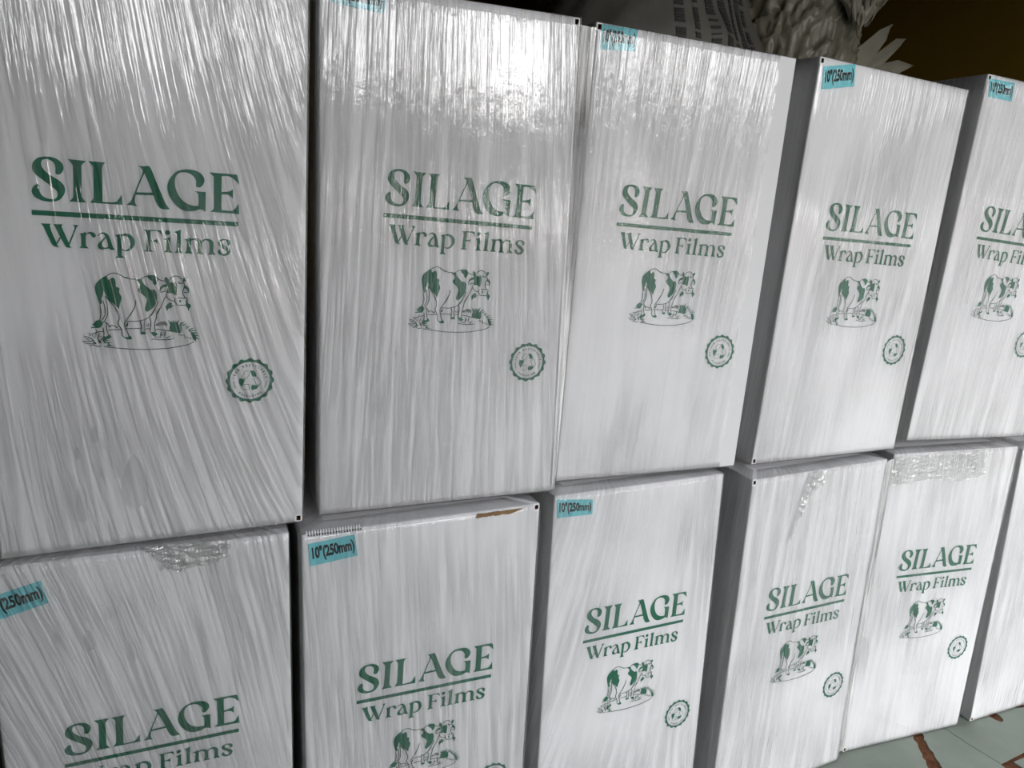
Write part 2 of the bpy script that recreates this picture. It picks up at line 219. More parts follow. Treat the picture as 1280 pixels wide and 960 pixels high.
def film_mat(name, seed, haze=.34, fine=1.0, gloss=.17, smudge=0.0, rough=.06, crumple=0.0, cling=()):
    """clear stretch film: mostly see-through, shiny, milky where it is pleated"""
    m, n, o, N, L = mat(name)
    uv = N('UVMap'); uv.uv_map = 'pleats'
    def streak(su, sv, det, off, rgh=.55):
        mp = N('Mapping'); mp.inputs['Scale'].default_value = (su, sv, 1); mp.inputs['Location'].default_value = (seed * 3.1 + off, seed * 1.7, seed)
        L(uv.outputs[0], mp.inputs[0])
        x = N('TexNoise'); x.inputs['Scale'].default_value = 1; x.inputs['Detail'].default_value = det; x.inputs['Roughness'].default_value = rgh
        L(mp.outputs[0], x.inputs['Vector']); return x.outputs[0]
    def M(op, a, b=None, c=None):
        x = N('Math', operation=op)
        for i, v in enumerate((a, b, c)):
            if v is None: continue
            if isinstance(v, (int, float)): x.inputs[i].default_value = v
            else: L(v, x.inputs[i])
        return x.outputs[0]
    a = streak(95, 2.6, 3, 0); b = streak(240 * fine, 7, 2, 5); c = streak(620, 22, 2, 9); d = streak(5, 2.6, 2, 13); e = streak(26, 5, 3, 17)
    # ridged pleats
    ra = M('SUBTRACT', 1, M('ABSOLUTE', M('MULTIPLY', M('SUBTRACT', a, .5), 11)))
    ra = M('MAXIMUM', ra, 0)
    mask = N('MapRange'); mask.inputs[1].default_value = .36; mask.inputs[2].default_value = .56; L(d, mask.inputs[0]); mk = mask.outputs[0]
    mk = M('ADD', M('MULTIPLY', mk, .8), .2)
    h = M('ADD', M('MULTIPLY', ra, .0007), M('ADD', M('MULTIPLY', b, .0011), M('MULTIPLY', c, .0006)))
    h = M('MULTIPLY', h, mk)
    if crumple:
        cr = streak(110, 48, 4, 23, .6); h = M('ADD', h, M('MULTIPLY', cr, crumple))
    cm = 0
    if cling:                                   # places where the film is stuck flat on the cardboard
        fu = N('UVMap'); fu.uv_map = 'face'; sp = N('SeparateXYZ'); L(fu.outputs[0], sp.inputs[0])
        for cu_, cv_, ru_, rv_ in cling:
            a_ = M('DIVIDE', M('SUBTRACT', sp.outputs[0], cu_), ru_); b_ = M('DIVIDE', M('SUBTRACT', sp.outputs[1], cv_), rv_)
            a_ = M('DIVIDE', a_, M('SUBTRACT', 1, M('MULTIPLY', b_, .35)))
            cm = M('ADD', cm, M('LESS_THAN', M('ADD', M('MULTIPLY', a_, a_), M('MULTIPLY', b_, b_)), 1))
        cm = M('MINIMUM', cm, 1)
        h = M('MULTIPLY', h, M('SUBTRACT', 1, cm))
    bp = N('Bump'); bp.inputs['Strength'].default_value = 1; bp.inputs['Distance'].default_value = 1.0; L(h, bp.inputs['Height'])
    tr = N('BsdfTransparent'); tg = M('SUBTRACT', 1, M('ADD', M('MULTIPLY', ra, M('MULTIPLY', mk, .16)), M('MULTIPLY', cm, .08))); tcx = N('CombineColor'); [L(tg, tcx.inputs[i_]) for i_ in range(3)]; L(tcx.outputs[0], tr.inputs[0])  # tint darkens along pleats to stand for crease shade, and on stuck spots
    df = N('BsdfDiffuse'); df.inputs[0].default_value = (.93, .93, .93, 1); L(bp.outputs[0], df.inputs['Normal'])
    gl = N('BsdfGlossy'); gl.inputs[0].default_value = (1, 1, 1, 1); gl.inputs['Roughness'].default_value = rough; L(bp.outputs[0], gl.inputs['Normal'])
    hz = N('MapRange'); hz.inputs[1].default_value = .38; hz.inputs[2].default_value = .68; hz.inputs[3].default_value = haze * .15; hz.inputs[4].default_value = haze * 1.0
    L(M('ADD', M('MULTIPLY', b, .5), M('MULTIPLY', e, .5)), hz.inputs[0])
    hzo = M('MULTIPLY', M('MULTIPLY', hz.outputs[0], mk), M('SUBTRACT', 1, cm))
    m1 = N('MixShader'); L(hzo, m1.inputs[0]); L(tr.outputs[0], m1.inputs[1]); L(df.outputs[0], m1.inputs[2])
    fr = N('Fresnel'); fr.inputs['IOR'].default_value = 1.5; L(bp.outputs[0], fr.inputs['Normal'])
    ff = M('MINIMUM', M('MULTIPLY', fr.outputs[0], gloss / .04), .7)
    m2 = N('MixShader'); L(ff, m2.inputs[0]); L(m1.outputs[0], m2.inputs[1]); L(gl.outputs[0], m2.inputs[2])
    L(m2.outputs[0], o.inputs[0]); return m
M_card = bsdf('white_cardboard', (.80, .80, .81), .55, .25, var=.03, vscale=14, bump=.0006, bscale=30)
M_kraft = bsdf('kraft_cardboard', (.30, .19, .10), .9, .1, var=.3, vscale=60)
M_ink = bsdf('green_ink', (.003, .15, .08), .5, .3, var=.15, vscale=200)
M_line = bsdf('fine_green_ink', (.004, .06, .035), .5, .3)
M_teal = bsdf('teal_sticker_paper', (.20, .62, .68), .5, .3, var=.08, vscale=60)
M_black = bsdf('black_ink_and_slot_shade', (.006, .006, .008), .5, .3)  # sticker lettering, and the painted shade between perforation teeth
M_floor = bsdf('sage_green_floor_tile', (.24, .28, .235), .55, .35, var=.22, vscale=7, bump=.002, bscale=18)
M_earth = bsdf('red_brown_earth', (.17, .075, .04), .95, .1, var=.5, vscale=60, bump=.004, bscale=120)
M_wall = bsdf('ochre_wall_paint', (.16, .098, .012), .8, .1, var=.15, vscale=2)
M_white = bsdf('grey_plaster', (.30, .29, .28), .9, .1, var=.2, vscale=2)
M_conc = bsdf('added_yard_concrete', (.13, .125, .12), .9, .1, var=.15, vscale=1)  # only for the yard and wall added outside
M_dark = bsdf('dark_grey_plaster', (.11, .105, .10), .9, .1, var=.2, vscale=2)
M_ceil = bsdf('dark_ceiling_boards', (.10, .09, .08), .9, .1, var=.2, vscale=3)

# ---------------- mesh helpers ----------------
def link(name, me, material=None, parent=None, smooth=False):
    o = bpy.data.objects.new(name, me); C.objects.link(o)
    for m in (material if isinstance(material, (list, tuple)) else [material] if material else []): me.materials.append(m)
    if smooth: me.polygons.foreach_set('use_smooth', [True] * len(me.polygons))
    if parent: o.parent = parent
    return o
def tag(o, label, cat, group=None):
    o['label'] = label; o['category'] = cat
    if group: o['group'] = group
def mesh(vs, fs):
    me = bpy.data.meshes.new('mesh'); me.from_pydata([tuple(v) for v in vs], [], fs); me.update(); return me
def slab(name, lo, hi, m, parent=None):
    x0, y0, z0 = lo; x1, y1, z1 = hi
    vs = [(x, y, z) for z in (z0, z1) for x, y in ((x0, y0), (x1, y0), (x1, y1), (x0, y1))]
    o = link(name, mesh(vs, [(3, 2, 1, 0), (4, 5, 6, 7), (0, 1, 5, 4), (1, 2, 6, 5), (2, 3, 7, 6), (3, 0, 4, 7)]), m, parent)
    if not parent: o['kind'] = 'structure'
    return o
def joined(name, boxes, m):
    vs = []; fs = []
    for (x0, y0, z0), (x1, y1, z1) in boxes:
        k = len(vs); vs += [(x, y, z) for z in (z0, z1) for x, y in ((x0, y0), (x1, y0), (x1, y1), (x0, y1))]
        fs += [tuple(k + i for i in f) for f in ((3, 2, 1, 0), (4, 5, 6, 7), (0, 1, 5, 4), (1, 2, 6, 5), (2, 3, 7, 6), (3, 0, 4, 7))]
    o = link(name, mesh(vs, fs), m); o['kind'] = 'structure'; return o

# ---------------- the room ----------------
T = .12
joined('wall_front', [((X0-T, Y0-T, 0), (WIN[0], Y0, ZC)), ((WIN[1], Y0-T, ADDED_GATE[2]), (X1+T, Y0, ZC)), ((WIN[0], Y0-T, 0), (ADDED_GATE[0], Y0, WIN[2])), ((ADDED_GATE[0], Y0-T, ADDED_GATE[2]), (WIN[1], Y0, WIN[2])), ((WIN[0], Y0-T, WIN[3]), (WIN[1], Y0, ZC))], M_dark)
joined('wall_right', [((X1, Y0, 0), (X1+T, ADDED_DOOR[0], ZC)), ((X1, ADDED_DOOR[1], 0), (X1+T, Y1, ZC)), ((X1, ADDED_DOOR[0], ADDED_DOOR[3]), (X1+T, ADDED_DOOR[1], ZC))], M_wall)
slab('wall_left', (X0-T, Y0, 0), (X0, Y1, ZC), M_dark)
slab('wall_back', (X0-T, Y1, 0), (X1+T, Y1+T, ZC), M_wall)
joined('ceiling', [((X0-T, ADDED_HATCH[3], ZC), (X1+T, Y1+T, ZC+T)), ((X0-T, Y0-T, ZC), (ADDED_HATCH[0], ADDED_HATCH[3], ZC+T))], M_ceil)
slab('added_shade_beam', (X0, -1.33, 2.45), (X1, -1.23, ZC), M_ceil)  # unseen beam added to keep roof daylight off the sacks
# outside: unseen yard and wall across it, added to bounce sky light in
joined('added_bounce_yard', [((X1+T, -12, -.01), (9, 12, 0)), ((-9, -12, -.01), (X1+T, Y0-T, 0))], M_conc)
slab('added_outer_wall', (9, -12, 0), (9.3, 12, 5), M_conc)
# floor: green tiles on red-brown earth, the earth shows in joints and broken places
rnd = random.Random(4)
slab('floor_subsoil', (-40, -40, -.3), (40, 40, -.0025), M_earth).name = 'floor'
tiles_v = []; tiles_f = []
def tile(poly, z=0.0, t=.0025):
    k = len(tiles_v); n = len(poly)
    tiles_v.extend([(x, y, z) for x, y in poly] + [(x, y, z - t) for x, y in poly])
    tiles_f.append(tuple(range(k, k + n)))
    for i in range(n): tiles_f.append((k + i, k + n + i, k + n + (i + 1) % n, k + (i + 1) % n))
# broken tile polygons in view (from the joints seen in front of the cartons)
def jag(p, q, n=10, amp=.003, seed=0):
    r = random.Random(seed); out = []
    for i in range(n):
        t = i / n; out.append((p[0] + (q[0]-p[0])*t + (r.uniform(-amp, amp) if i else 0), p[1] + (q[1]-p[1])*t + (r.uniform(-amp, amp) if i else 0)))
    return out
# wide brown crack runs from (.83,.05) to (.78,-.16); thin joint from (.90,.05) through (.914,-.10)
tile([(-.2,.55),(-.2,-.60)] + jag((.62,-.60),(.745,-.165),14,.006,1) + jag((.745,-.165),(.772,-.066),8,.004,2) + jag((.772,-.066),(.794,-.034),5,.002,3) + jag((.794,-.034),(.829,.02),6,.002,3) + jag((.829,.02),(.84,.55),8,.003,4))
tile(jag((.865,.55),(.852,.019),8,.003,5) + jag((.852,.019),(.813,-.045),8,.003,6) + jag((.813,-.045),(.797,-.073),4,.003,7) + [(.775,-.145),(.912,-.118),(.915,-.103),(.9065,-.043),(.9025,.009),(.90,.55)])
tile([(.9015,.55),(.904,.009),(.908,-.043),(.9165,-.1025),(.99,-.0965),(1.20,-.079)] + jag((1.20,-.079),(1.20,.0),4,.001,8) + [(1.05,.012),(1.052,-.006),(1.046,-.018),(1.036,-.022),(1.030,-.012),(1.027,.002),(1.024,.02),(1.02,.55)])
tile([(1.06,.55),(1.055,.016),(1.2,.004),(1.5,.01),(1.5,.55)])
tile([(1.203,-.0),(1.203,-.078),(1.5,-.055),(1.5,.006)])
tile(jag((.645,-.60),(.765,-.170),12,.006,9) + [(.776,-.150),(.912,-.1225),(.935,-.1215)] + jag((.935,-.1215),(.958,-.60),12,.002,10))
tile([(.963,-.60)] + jag((.945,-.108),(1.03,-.106),5,.002,11) + jag((1.03,-.106),(1.5,-.066),12,.004,11) + [(1.5,-.60)])
# whole tiles elsewhere
def grid(x0, y0, x1, y1, s=.45, g=.003):
    nx = max(1, round((x1-x0)/s)); ny = max(1, round((y1-y0)/s))
    for i in range(nx):
        for j in range(ny):
            a, b = x0 + (x1-x0)*i/nx, y0 + (y1-y0)*j/ny; c, d = x0 + (x1-x0)*(i+1)/nx, y0 + (y1-y0)*(j+1)/ny
            tile([(a+g/2, b+g/2), (c-g/2, b+g/2), (c-g/2, d-g/2), (a+g/2, d-g/2)])
grid(X0, Y0, -.2, .55); grid(-.2, Y0, 1.5, -.60); grid(1.5, Y0, X1, .55); grid(X0, .55, X1, Y1)

fl = link('floor_tiles', mesh(tiles_v, tiles_f), M_floor); fl.name = 'floor'; fl['kind'] = 'structure'

# ---------------- drawing on a box front ----------------
W = .30
def rotm(x):
    lean, roll = x[3], x[4]
    return Matrix.Rotation(lean, 3, 'X') @ Matrix.Rotation(roll, 3, 'Y')
class Front:
    def __init__(s, b):
        s.b = b; s.x = BOX[b]['x']; s.R = rotm(s.x); s.c = BOX[b]['c']; s.upper = b[0] == 'U'
    def P(s, u, v, w=0.0):                      # face coordinates -> the box's own space
        return s.R @ Vector((u, w, v))
    def D(s, u, v, w=-.0006):                   # printed-design coordinates -> the box's own space
        du, dv, ph = s.x[5:8]; a, b = u - .15, v - .28
        return s.P(.15 + du + a * math.cos(ph) - b * math.sin(ph), .28 + dv + a * math.sin(ph) + b * math.cos(ph), w)
    def corner(s, k):
        u, v = {'TL': (0, H), 'TR': (W, H), 'BL': (0, 0), 'BR': (W, 0)}[k]
        du, dv = s.c[k]; u += du; v += dv
        q = s.P(u, v)
        if k[0] == 'B' and (q.z < .001 or not s.upper): q.z = .001 if not (s.upper and q.z > .001) else q.z
        return q
def smooth_outline(pts, n=4):
    out = []; N_ = len(pts)
    for i in range(N_):
        p0, p1, p2, p3 = pts[i-1], pts[i], pts[(i+1) % N_], pts[(i+2) % N_]
        c1 = len(p1) > 2; c2 = len(p2) > 2
        out.append((p1[0], p1[1]))
        if c1 and c2: continue
        a = p1 if c1 else p0; d = p2 if c2 else p3
        for k in range(1, n):
            t = k / n; r = []
            for j in (0, 1):
                m1 = (p2[j] - a[j]) / 2; m2 = (d[j] - p1[j]) / 2
                r.append((2*t**3-3*t**2+1)*p1[j] + (t**3-2*t**2+t)*m1 + (-2*t**3+3*t**2)*p2[j] + (t**3-t**2)*m2)
            out.append(tuple(r))
    return out
def smooth_open(pts, n=4):
    if all(len(p) > 2 for p in pts): return [(p[0], p[1]) for p in pts]
    out = []
    for i in range(len(pts) - 1):
        p0 = pts[max(i-1, 0)]; p1 = pts[i]; p2 = pts[i+1]; p3 = pts[min(i+2, len(pts)-1)]
        for k in range(n):
            t = k / n
            out.append(tuple(((2*p1[j]) + (-p0[j]+p2[j])*t + (2*p0[j]-5*p1[j]+4*p2[j]-p3[j])*t*t + (-p0[j]+3*p1[j]-3*p2[j]+p3[j])*t**3)/2 for j in (0, 1)))
    out.append(pts[-1][:2]); return out
class Flat:
    """collects flat polygons in design coordinates (metres)"""
    def __init__(s): s.v = []; s.f = []
    def poly(s, pts):
        k = len(s.v); s.v += [(p[0], p[1]) for p in pts]
        for t in tessellate_polygon([[Vector((p[0], p[1], 0)) for p in pts]]): s.f.append(tuple(k + i for i in t))
    def quads(s, a, b, closed=False):
        k = len(s.v); n = len(a); s.v += list(a) + list(b)
        for i in range(n if closed else n - 1):
            j = (i + 1) % n; s.f.append((k+i, k+j, k+n+j, k+n+i))
    def line(s, pts, w):
        pts = [p[:2] for p in pts]
        a = []; b = []
        for i, p in enumerate(pts):
            q0 = pts[max(i-1, 0)]; q1 = pts[min(i+1, len(pts)-1)]
            dx, dy = q1[0]-q0[0], q1[1]-q0[1]; l = math.hypot(dx, dy) or 1
            a.append((p[0]-dy/l*w/2, p[1]+dx/l*w/2)); b.append((p[0]+dy/l*w/2, p[1]-dx/l*w/2))
        s.quads(a, b)
    def build(s, name, m, fn, parent):
        vs = [fn(x, y) for x, y in s.v]
        me = mesh(vs, s.f); bm = bmesh.new(); bm.from_mesh(me)
        for f in bm.faces:
            f.normal_update()
            if f.normal.y > 0: f.normal_flip()
        bm.to_mesh(me); bm.free()
        return link(name, me, m, parent)
def text_shapes(body, bold=0.0):
    """outline triangles of a line of text set in Blender's built-in face, unit size: (verts, faces)"""
    cu = bpy.data.curves.new('t', 'FONT'); cu.body = body; cu.size = 1; cu.offset = bold; cu.resolution_u = 4; cu.align_x = 'LEFT'
    o = bpy.data.objects.new('t', cu); C.objects.link(o)
    bpy.context.view_layer.update()
    me = o.to_mesh(); vs = [(v.co.x, v.co.y) for v in me.vertices]; fs = [tuple(p.vertices) for p in me.polygons]
    o.to_mesh_clear(); bpy.data.objects.remove(o); bpy.data.curves.remove(cu)
    return vs, fs
def sc(L): return [tuple([p[0] / 1e5, p[1] / 1e5] + list(p[2:])) for p in L]
title = Flat()
for L_ in TITLE: title.poly(smooth_outline(sc(L_)))
rule = Flat(); rule.poly([(.0575, .34985), (.2390, .34985), (.2390, .3453), (.0575, .3453)])
tagl = Flat()
for L_ in TAG: tagl.poly(smooth_outline(sc(L_)))
cow = Flat()
for L_ in COWF: cow.poly(smooth_outline(sc(L_), 3))
cowl = Flat()
for L_ in COWL: cowl.line(smooth_open(sc(L_)), .00078)
badge = Flat(); BC = (.2512, .1819); RI = .0207
no, ni = [], []
for i in range(16 * 8):
    a = 2 * math.pi * i / 128; r = .0241 + .0010 * math.cos(16 * a)
    no.append((BC[0] + r * math.sin(a), BC[1] + r * math.cos(a))); ni.append((BC[0] + RI * math.sin(a), BC[1] + RI * math.cos(a)))
badge.quads(no, ni, True)
for L_ in BADGEF: badge.poly(sc(L_)[::1])
for L_ in BADGEL: badge.line(sc(L_), .0005)
for a0, a1 in ((182, 208), (-2, -28)):
    badge.line([(BC[0] + .0170 * math.cos(math.radians(a0 + (a1-a0)*k/6)), BC[1] + .0170 * math.sin(math.radians(a0 + (a1-a0)*k/6))) for k in range(7)], .0006)
def arc_text(F, body, r, a0, a1, h, inward):
    for i, ch in enumerate(body):
        if ch == ' ': continue
        vs, fs = text_shapes(ch, .03)
        cx = (min(v[0] for v in vs) + max(v[0] for v in vs)) / 2
        a = math.radians(a0 + (a1 - a0) * i / (len(body) - 1))
        k = len(F.v); s_ = h / .73
        for x, y in vs:
            x = (x - cx) * s_ * .82; y = y * s_ - h / 2
            if inward: rr = r + y; tx = (math.sin(a), -math.cos(a)); F.v.append((BC[0] + math.cos(a)*rr + tx[0]*x, BC[1] + math.sin(a)*rr + tx[1]*x))
            else: rr = r - y; tx = (-math.sin(a), math.cos(a)); F.v.append((BC[0] + math.cos(a)*rr + tx[0]*x, BC[1] + math.sin(a)*rr + tx[1]*x))
        F.f += [tuple(k + j for j in f) for f in fs]
btext = Flat()
arc_text(btext, '100% RECYCLABLE', .0171, 170, 12, .0025, True)
arc_text(btext, 'PACKAGING', .0172, 232, 308, .0024, False)
st_v, st_f = text_shapes('10"(250mm)', .04)
sx0, sx1 = min(v[0] for v in st_v), max(v[0] for v in st_v); sy0, sy1 = min(v[1] for v in st_v), max(v[1] for v in st_v)

# ---------------- cartons ----------------
ZB = H + GAP
DEP = .30
def hexmap(b, F):
    """trilinear map of the unit box onto this carton"""
    tl, tr, bl, br = F.corner('TL'), F.corner('TR'), F.corner('BL'), F.corner('BR')
    zt = (H + GAP - .0035) if not F.upper else H + .001
    back = {}
    for k, q in (('TL', tl), ('TR', tr), ('BL', bl), ('BR', br)):
        back[k] = Vector(((0 if k[1] == 'L' else W), DEP, zt if k[0] == 'T' else .001))
    fr = {'TL': tl, 'TR': tr, 'BL': bl, 'BR': br}
    def m(u, w, v):
        a = fr['BL'].lerp(fr['BR'], u).lerp(fr['TL'].lerp(fr['TR'], u), v)
        c = back['BL'].lerp(back['BR'], u).lerp(back['TL'].lerp(back['TR'], u), v)
        # top rises to its full height just behind the front edge
        q = a.lerp(c, w)
        if v > .5:
            t = min(1, w / .10); q.z = a.z * (1 - t) + q.z * t if False else q.z
        return q
    return m
def carton_body(F, notches):
    hm = hexmap(F.b, F)
    us = [0, .007, .023, .977, .993, 1]; ws = [0, .10, 1]; vs_ = [0, .0035, .0135, .9865, .9965, 1]
    holes = {((1 if h[0] == 'L' else 3), (1 if h[1] == 'B' else 3)) for h in notches}      # open ends of the folded flaps
    def filled(i, j, k):
        if not (0 <= i < 5 and 0 <= j < 2 and 0 <= k < 5): return False
        return not (j == 0 and (i, k) in holes)
    bm = bmesh.new(); V = {}; idx = {}
    def g(i, j, k):
        if (i, j, k) not in V:
            V[i, j, k] = bm.verts.new(hm(us[i], ws[j], vs_[k])); idx[V[i, j, k]] = (i, j, k)
        return V[i, j, k]
    for i in range(5):
        for j in range(2):
            for k in range(5):
                if not filled(i, j, k): continue
                for d, q in (((-1,0,0), ((0,0,0),(0,0,1),(0,1,1),(0,1,0))), ((1,0,0), ((1,0,0),(1,1,0),(1,1,1),(1,0,1))),
                             ((0,-1,0), ((0,0,0),(1,0,0),(1,0,1),(0,0,1))), ((0,1,0), ((0,1,0),(0,1,1),(1,1,1),(1,1,0))),
                             ((0,0,-1), ((0,0,0),(0,1,0),(1,1,0),(1,0,0))), ((0,0,1), ((0,0,1),(1,0,1),(1,1,1),(0,1,1)))):
                    if not filled(i+d[0], j+d[1], k+d[2]):
                        fc = bm.faces.new([g(i+a, j+b_, k+c) for a, b_, c in q])
                        inside = 0 <= i+d[0] < 5 and 0 <= j+d[1] < 2 and 0 <= k+d[2] < 5
                        fc.material_index = 1 if inside else 0
    bmesh.ops.recalc_face_normals(bm, faces=bm.faces)
    def hull(v): i, j, k = idx[v]; return (i in (0, 5), j in (0, 2), k in (0, 5))
    ed = []
    for x_ in bm.edges:
        p, q = idx[x_.verts[0]], idx[x_.verts[1]]
        same = [p[0] == q[0] and p[0] in (0, 5), p[1] == q[1] and p[1] in (0, 2), p[2] == q[2] and p[2] in (0, 5)]
        if sum(same) >= 2: ed.append(x_)
    bmesh.ops.bevel(bm, geom=ed, offset=.0017, segments=3, affect='EDGES', profile=.5, clamp_overlap=True)
    me = bpy.data.meshes.new('carton'); bm.to_mesh(me); bm.free(); return me
def film_shell(F, th0, th1, seed, wob=.0008):
    """wrap around the four sides, open over the middle of top and bottom"""
    hm = hexmap(F.b, F); E_ = .0022
    nu, nw, nv = 76, 14, 60
    ring = []                       # (u, w, nx, nw, s, k) around the carton
    for i in range(nu + 1): ring.append((i / nu, 0, 0, -1))
    for i in range(1, nw + 1): ring.append((1, i / nw, 1, 0))
    for i in range(1, 21): ring.append((1 - i / 20, 1, 0, 1))
    for i in range(1, nw): ring.append((0, 1 - i / nw, -1, 0))
    vs = []; uvs = []; fuv = []; rows = []
    vv = [-.0] + [j / nv for j in range(nv + 1)]
    for j in range(nv + 1):
        v = j / nv; row = []
        for (u, w_, a, b) in ring:
            q = hm(u, w_, v)
            s_, t_ = u * W + (w_ * DEP if a > 0 else -w_ * DEP if a < 0 else 0), v * H
            cu = min(u, 1 - u) * W; cw = min(w_, 1 - w_) * DEP
            out_ = Vector((a, b, 0))
            if cu < 1e-6 and cw < 1e-6: out_ = Vector((-1 if u < .5 else 1, -1 if w_ < .5 else 1, 0)) * .55
            cv = min(v, 1 - v) * H
            tight = 1 - .85 * math.exp(-cv / .012)                       # pulled in at top and bottom
            off = E_ * (.45 + .55 * tight)
            nz = noise.noise(Vector((s_ * 34 + seed * 9, t_ * 3.2, seed)))
            nz2 = noise.noise(Vector((s_ * 90 + seed * 5, t_ * 6, seed + 4)))
            off += (nz * .7 + nz2 * .3) * wob * tight
            q = q + out_ * max(off, .0010)
            q.z += -.0006 + (v * .0016) if False else 0
            row.append(len(vs)); vs.append(q)
            th = math.tan(math.radians(th0 + (th1 - th0) * max(0, min(1, s_ / W))))
            uvs.append((s_ - th * (H - t_), t_)); fuv.append((s_, t_))
        rows.append(row)
    fs = []; n = len(ring)
    for j in range(nv):
        for i in range(n):
            k = (i + 1) % n
            if ((('L','T') in NOTCH.get(F.b, ()) and i in (0, 1) and j == nv-1) or (('L','B') in NOTCH.get(F.b, ()) and i in (0, 1) and j == 0) or
                (('R','T') in NOTCH.get(F.b, ()) and i in (nu-2, nu-1) and j == nv-1) or (('R','B') in NOTCH.get(F.b, ()) and i in (nu-2, nu-1) and j == 0)): continue
            if F.b == 'U3' and nu * .905 < i + (j % 3 == 1) < nu + nw: continue      # this carton's film stops short of its right edge
            fs.append((rows[j][i], rows[j][k], rows[j+1][k], rows[j+1][i]))
    # lips folded a little way over the top and under the bottom
    for top in (1, 0):
        base = rows[-1] if top else rows[0]
        lip = []
        for idx, (u, w_, a, b) in enumerate(ring):
            uu = .5 + (u - .5) * .80; ww = .5 + (w_ - .5) * .80
            q = hm(uu, ww, top); q.z += .0012 if top else -.0006
            if not top: q.z = max(q.z, .0004)
            lip.append(len(vs)); vs.append(q); uvs.append((uvs[base[idx]][0], H * (1.06 if top else -.06))); fuv.append((-1, -1))
        for i in range(n):
            k = (i + 1) % n
            if (('L', 'T' if top else 'B') in NOTCH.get(F.b, ()) and i in (0, 1)) or (('R', 'T' if top else 'B') in NOTCH.get(F.b, ()) and i in (nu-2, nu-1)): continue
            fs.append((base[i], base[k], lip[k], lip[i]) if top else (base[k], base[i], lip[i], lip[k]))
    me = mesh(vs, fs); ul = me.uv_layers.new(name='pleats')
    seam = nu + nw + 20
    for p in me.polygons:
        for li in p.loop_indices: ul.data[li].uv = uvs[me.loops[li].vertex_index]
    ul = me.uv_layers.new(name='face')
    for p in me.polygons:
        for li in p.loop_indices: ul.data[li].uv = fuv[me.loops[li].vertex_index]
    return me
def crumple_patch(F, outline, seed, amp=.004, base=.0035):
    """bunched tail of film stuck to the front: outline in face coordinates"""
    us = [p[0] for p in outline]; vs0 = [p[1] for p in outline]
    u0, u1, v0, v1 = min(us), max(us), min(vs0), max(vs0)
    n, m_ = 44, 44; vs = []; fs = []; uv = []; keep = {}
    def inside(x, y):
        r = False; j = len(outline) - 1
        for i in range(len(outline)):
            (xi, yi), (xj, yj) = outline[i], outline[j]
            if (yi > y) != (yj > y) and x < (xj - xi) * (y - yi) / (yj - yi) + xi: r = not r
            j = i
        return r
    for j in range(m_ + 1):
        for i in range(n + 1):
            u = u0 + (u1-u0)*i/n; v = v0 + (v1-v0)*j/m_
            k = noise.noise(Vector((u*70+v*60, v*120-u*40, seed))); k2 = noise.noise(Vector((u*260+v*200, v*260-u*100, seed+3)))
            h = abs(k) * amp + abs(k2) * amp * .6
            vs.append(F.P(u + k2*.002, v + k*.002, -(base + h))); uv.append((u*2, v*2))
    for j in range(m_):
        for i in range(n):
            if inside(u0 + (u1-u0)*(i+.5)/n, v0 + (v1-v0)*(j+.5)/m_):
                a = j*(n+1)+i; fs.append((a, a+1, a+n+2, a+n+1))
    used = sorted({i for f in fs for i in f}); mp = {a: b for b, a in enumerate(used)}
    me = mesh([vs[i] for i in used], [tuple(mp[i] for i in f) for f in fs]); ul = me.uv_layers.new(name='pleats')
    for p in me.polygons:
        for li in p.loop_indices: ul.data[li].uv = uv[used[me.loops[li].vertex_index]]
    return me
FP = {  # pleat angle left/right in degrees (positive runs down to the right), haze, gloss, crumple
 'U1': (2, 15, .13, 0.068, 0), 'U2': (-3, 3, .13, 0.074, .0005), 'U3': (0, -6, .11, 0.062, .0009), 'U4': (-2, -2, .12, 0.046, 0), 'U5': (-1, -2, .12, 0.037, 0),
 'L1': (20, 9, .13, 0.050, 0), 'L2': (4, 3, .16, 0.046, 0), 'L3': (-14, 2, .16, 0.043, 0), 'L4': (-2, 0, .17, 0.043, 0), 'L5': (0, 0, .17, 0.043, 0), 'L6': (-2, -2, .17, 0.043, 0)}
CLING = {'U1': [(.0752, .0525, .0052, .0215), (.125, .070, .0125, .030), (.0737, .1065, .003, .007), (.10, .115, .0025, .006), (.094, .082, .0018, .0025), (.090, .125, .003, .009)],
         'L1': [(.09, .49, .006, .012), (.11, .52, .004, .008), (.06, .50, .004, .007), (.13, .47, .005, .015)]}
NOTCH = {'U1': [('R','B')], 'U2': [('R','T')], 'U3': [('L','T')], 'U4': [('L','T'), ('L','B')], 'U5': [('L','T')], 'L2': [('R','T')],
         'L4': [('L','T')], 'L5': [('L','B')], 'L6': [('L','B')]}
LAB = {
 'U1': 'largest white silage carton, upper row, cut by the left edge of the photo',
 'U2': 'white silage carton second from the left in the upper row, beside the dark gap',
 'U3': 'third white silage carton of the upper row, bare strip down its right side',
 'U4': 'fourth white silage carton of the upper row, wide dark side, sticker at top left',
 'U5': 'silage carton at the right end of the upper row, its print cut off',
 'L1': 'white silage carton at bottom left, its slanting blue sticker cut by the edge',
 'L2': 'lower row white silage carton with torn brown top edge and straight blue 250mm sticker',
 'L3': 'lower row white silage carton with film pulled slantwise across its blue sticker',
 'L4': 'lower row silage carton with twisted film knot near its top and curved print',
 'L5': 'lower row silage carton with crumpled film band along its top, above green tiles',
 'L6': 'carton at the right end of the lower row, only a plain strip in view'}
ROOT = {}
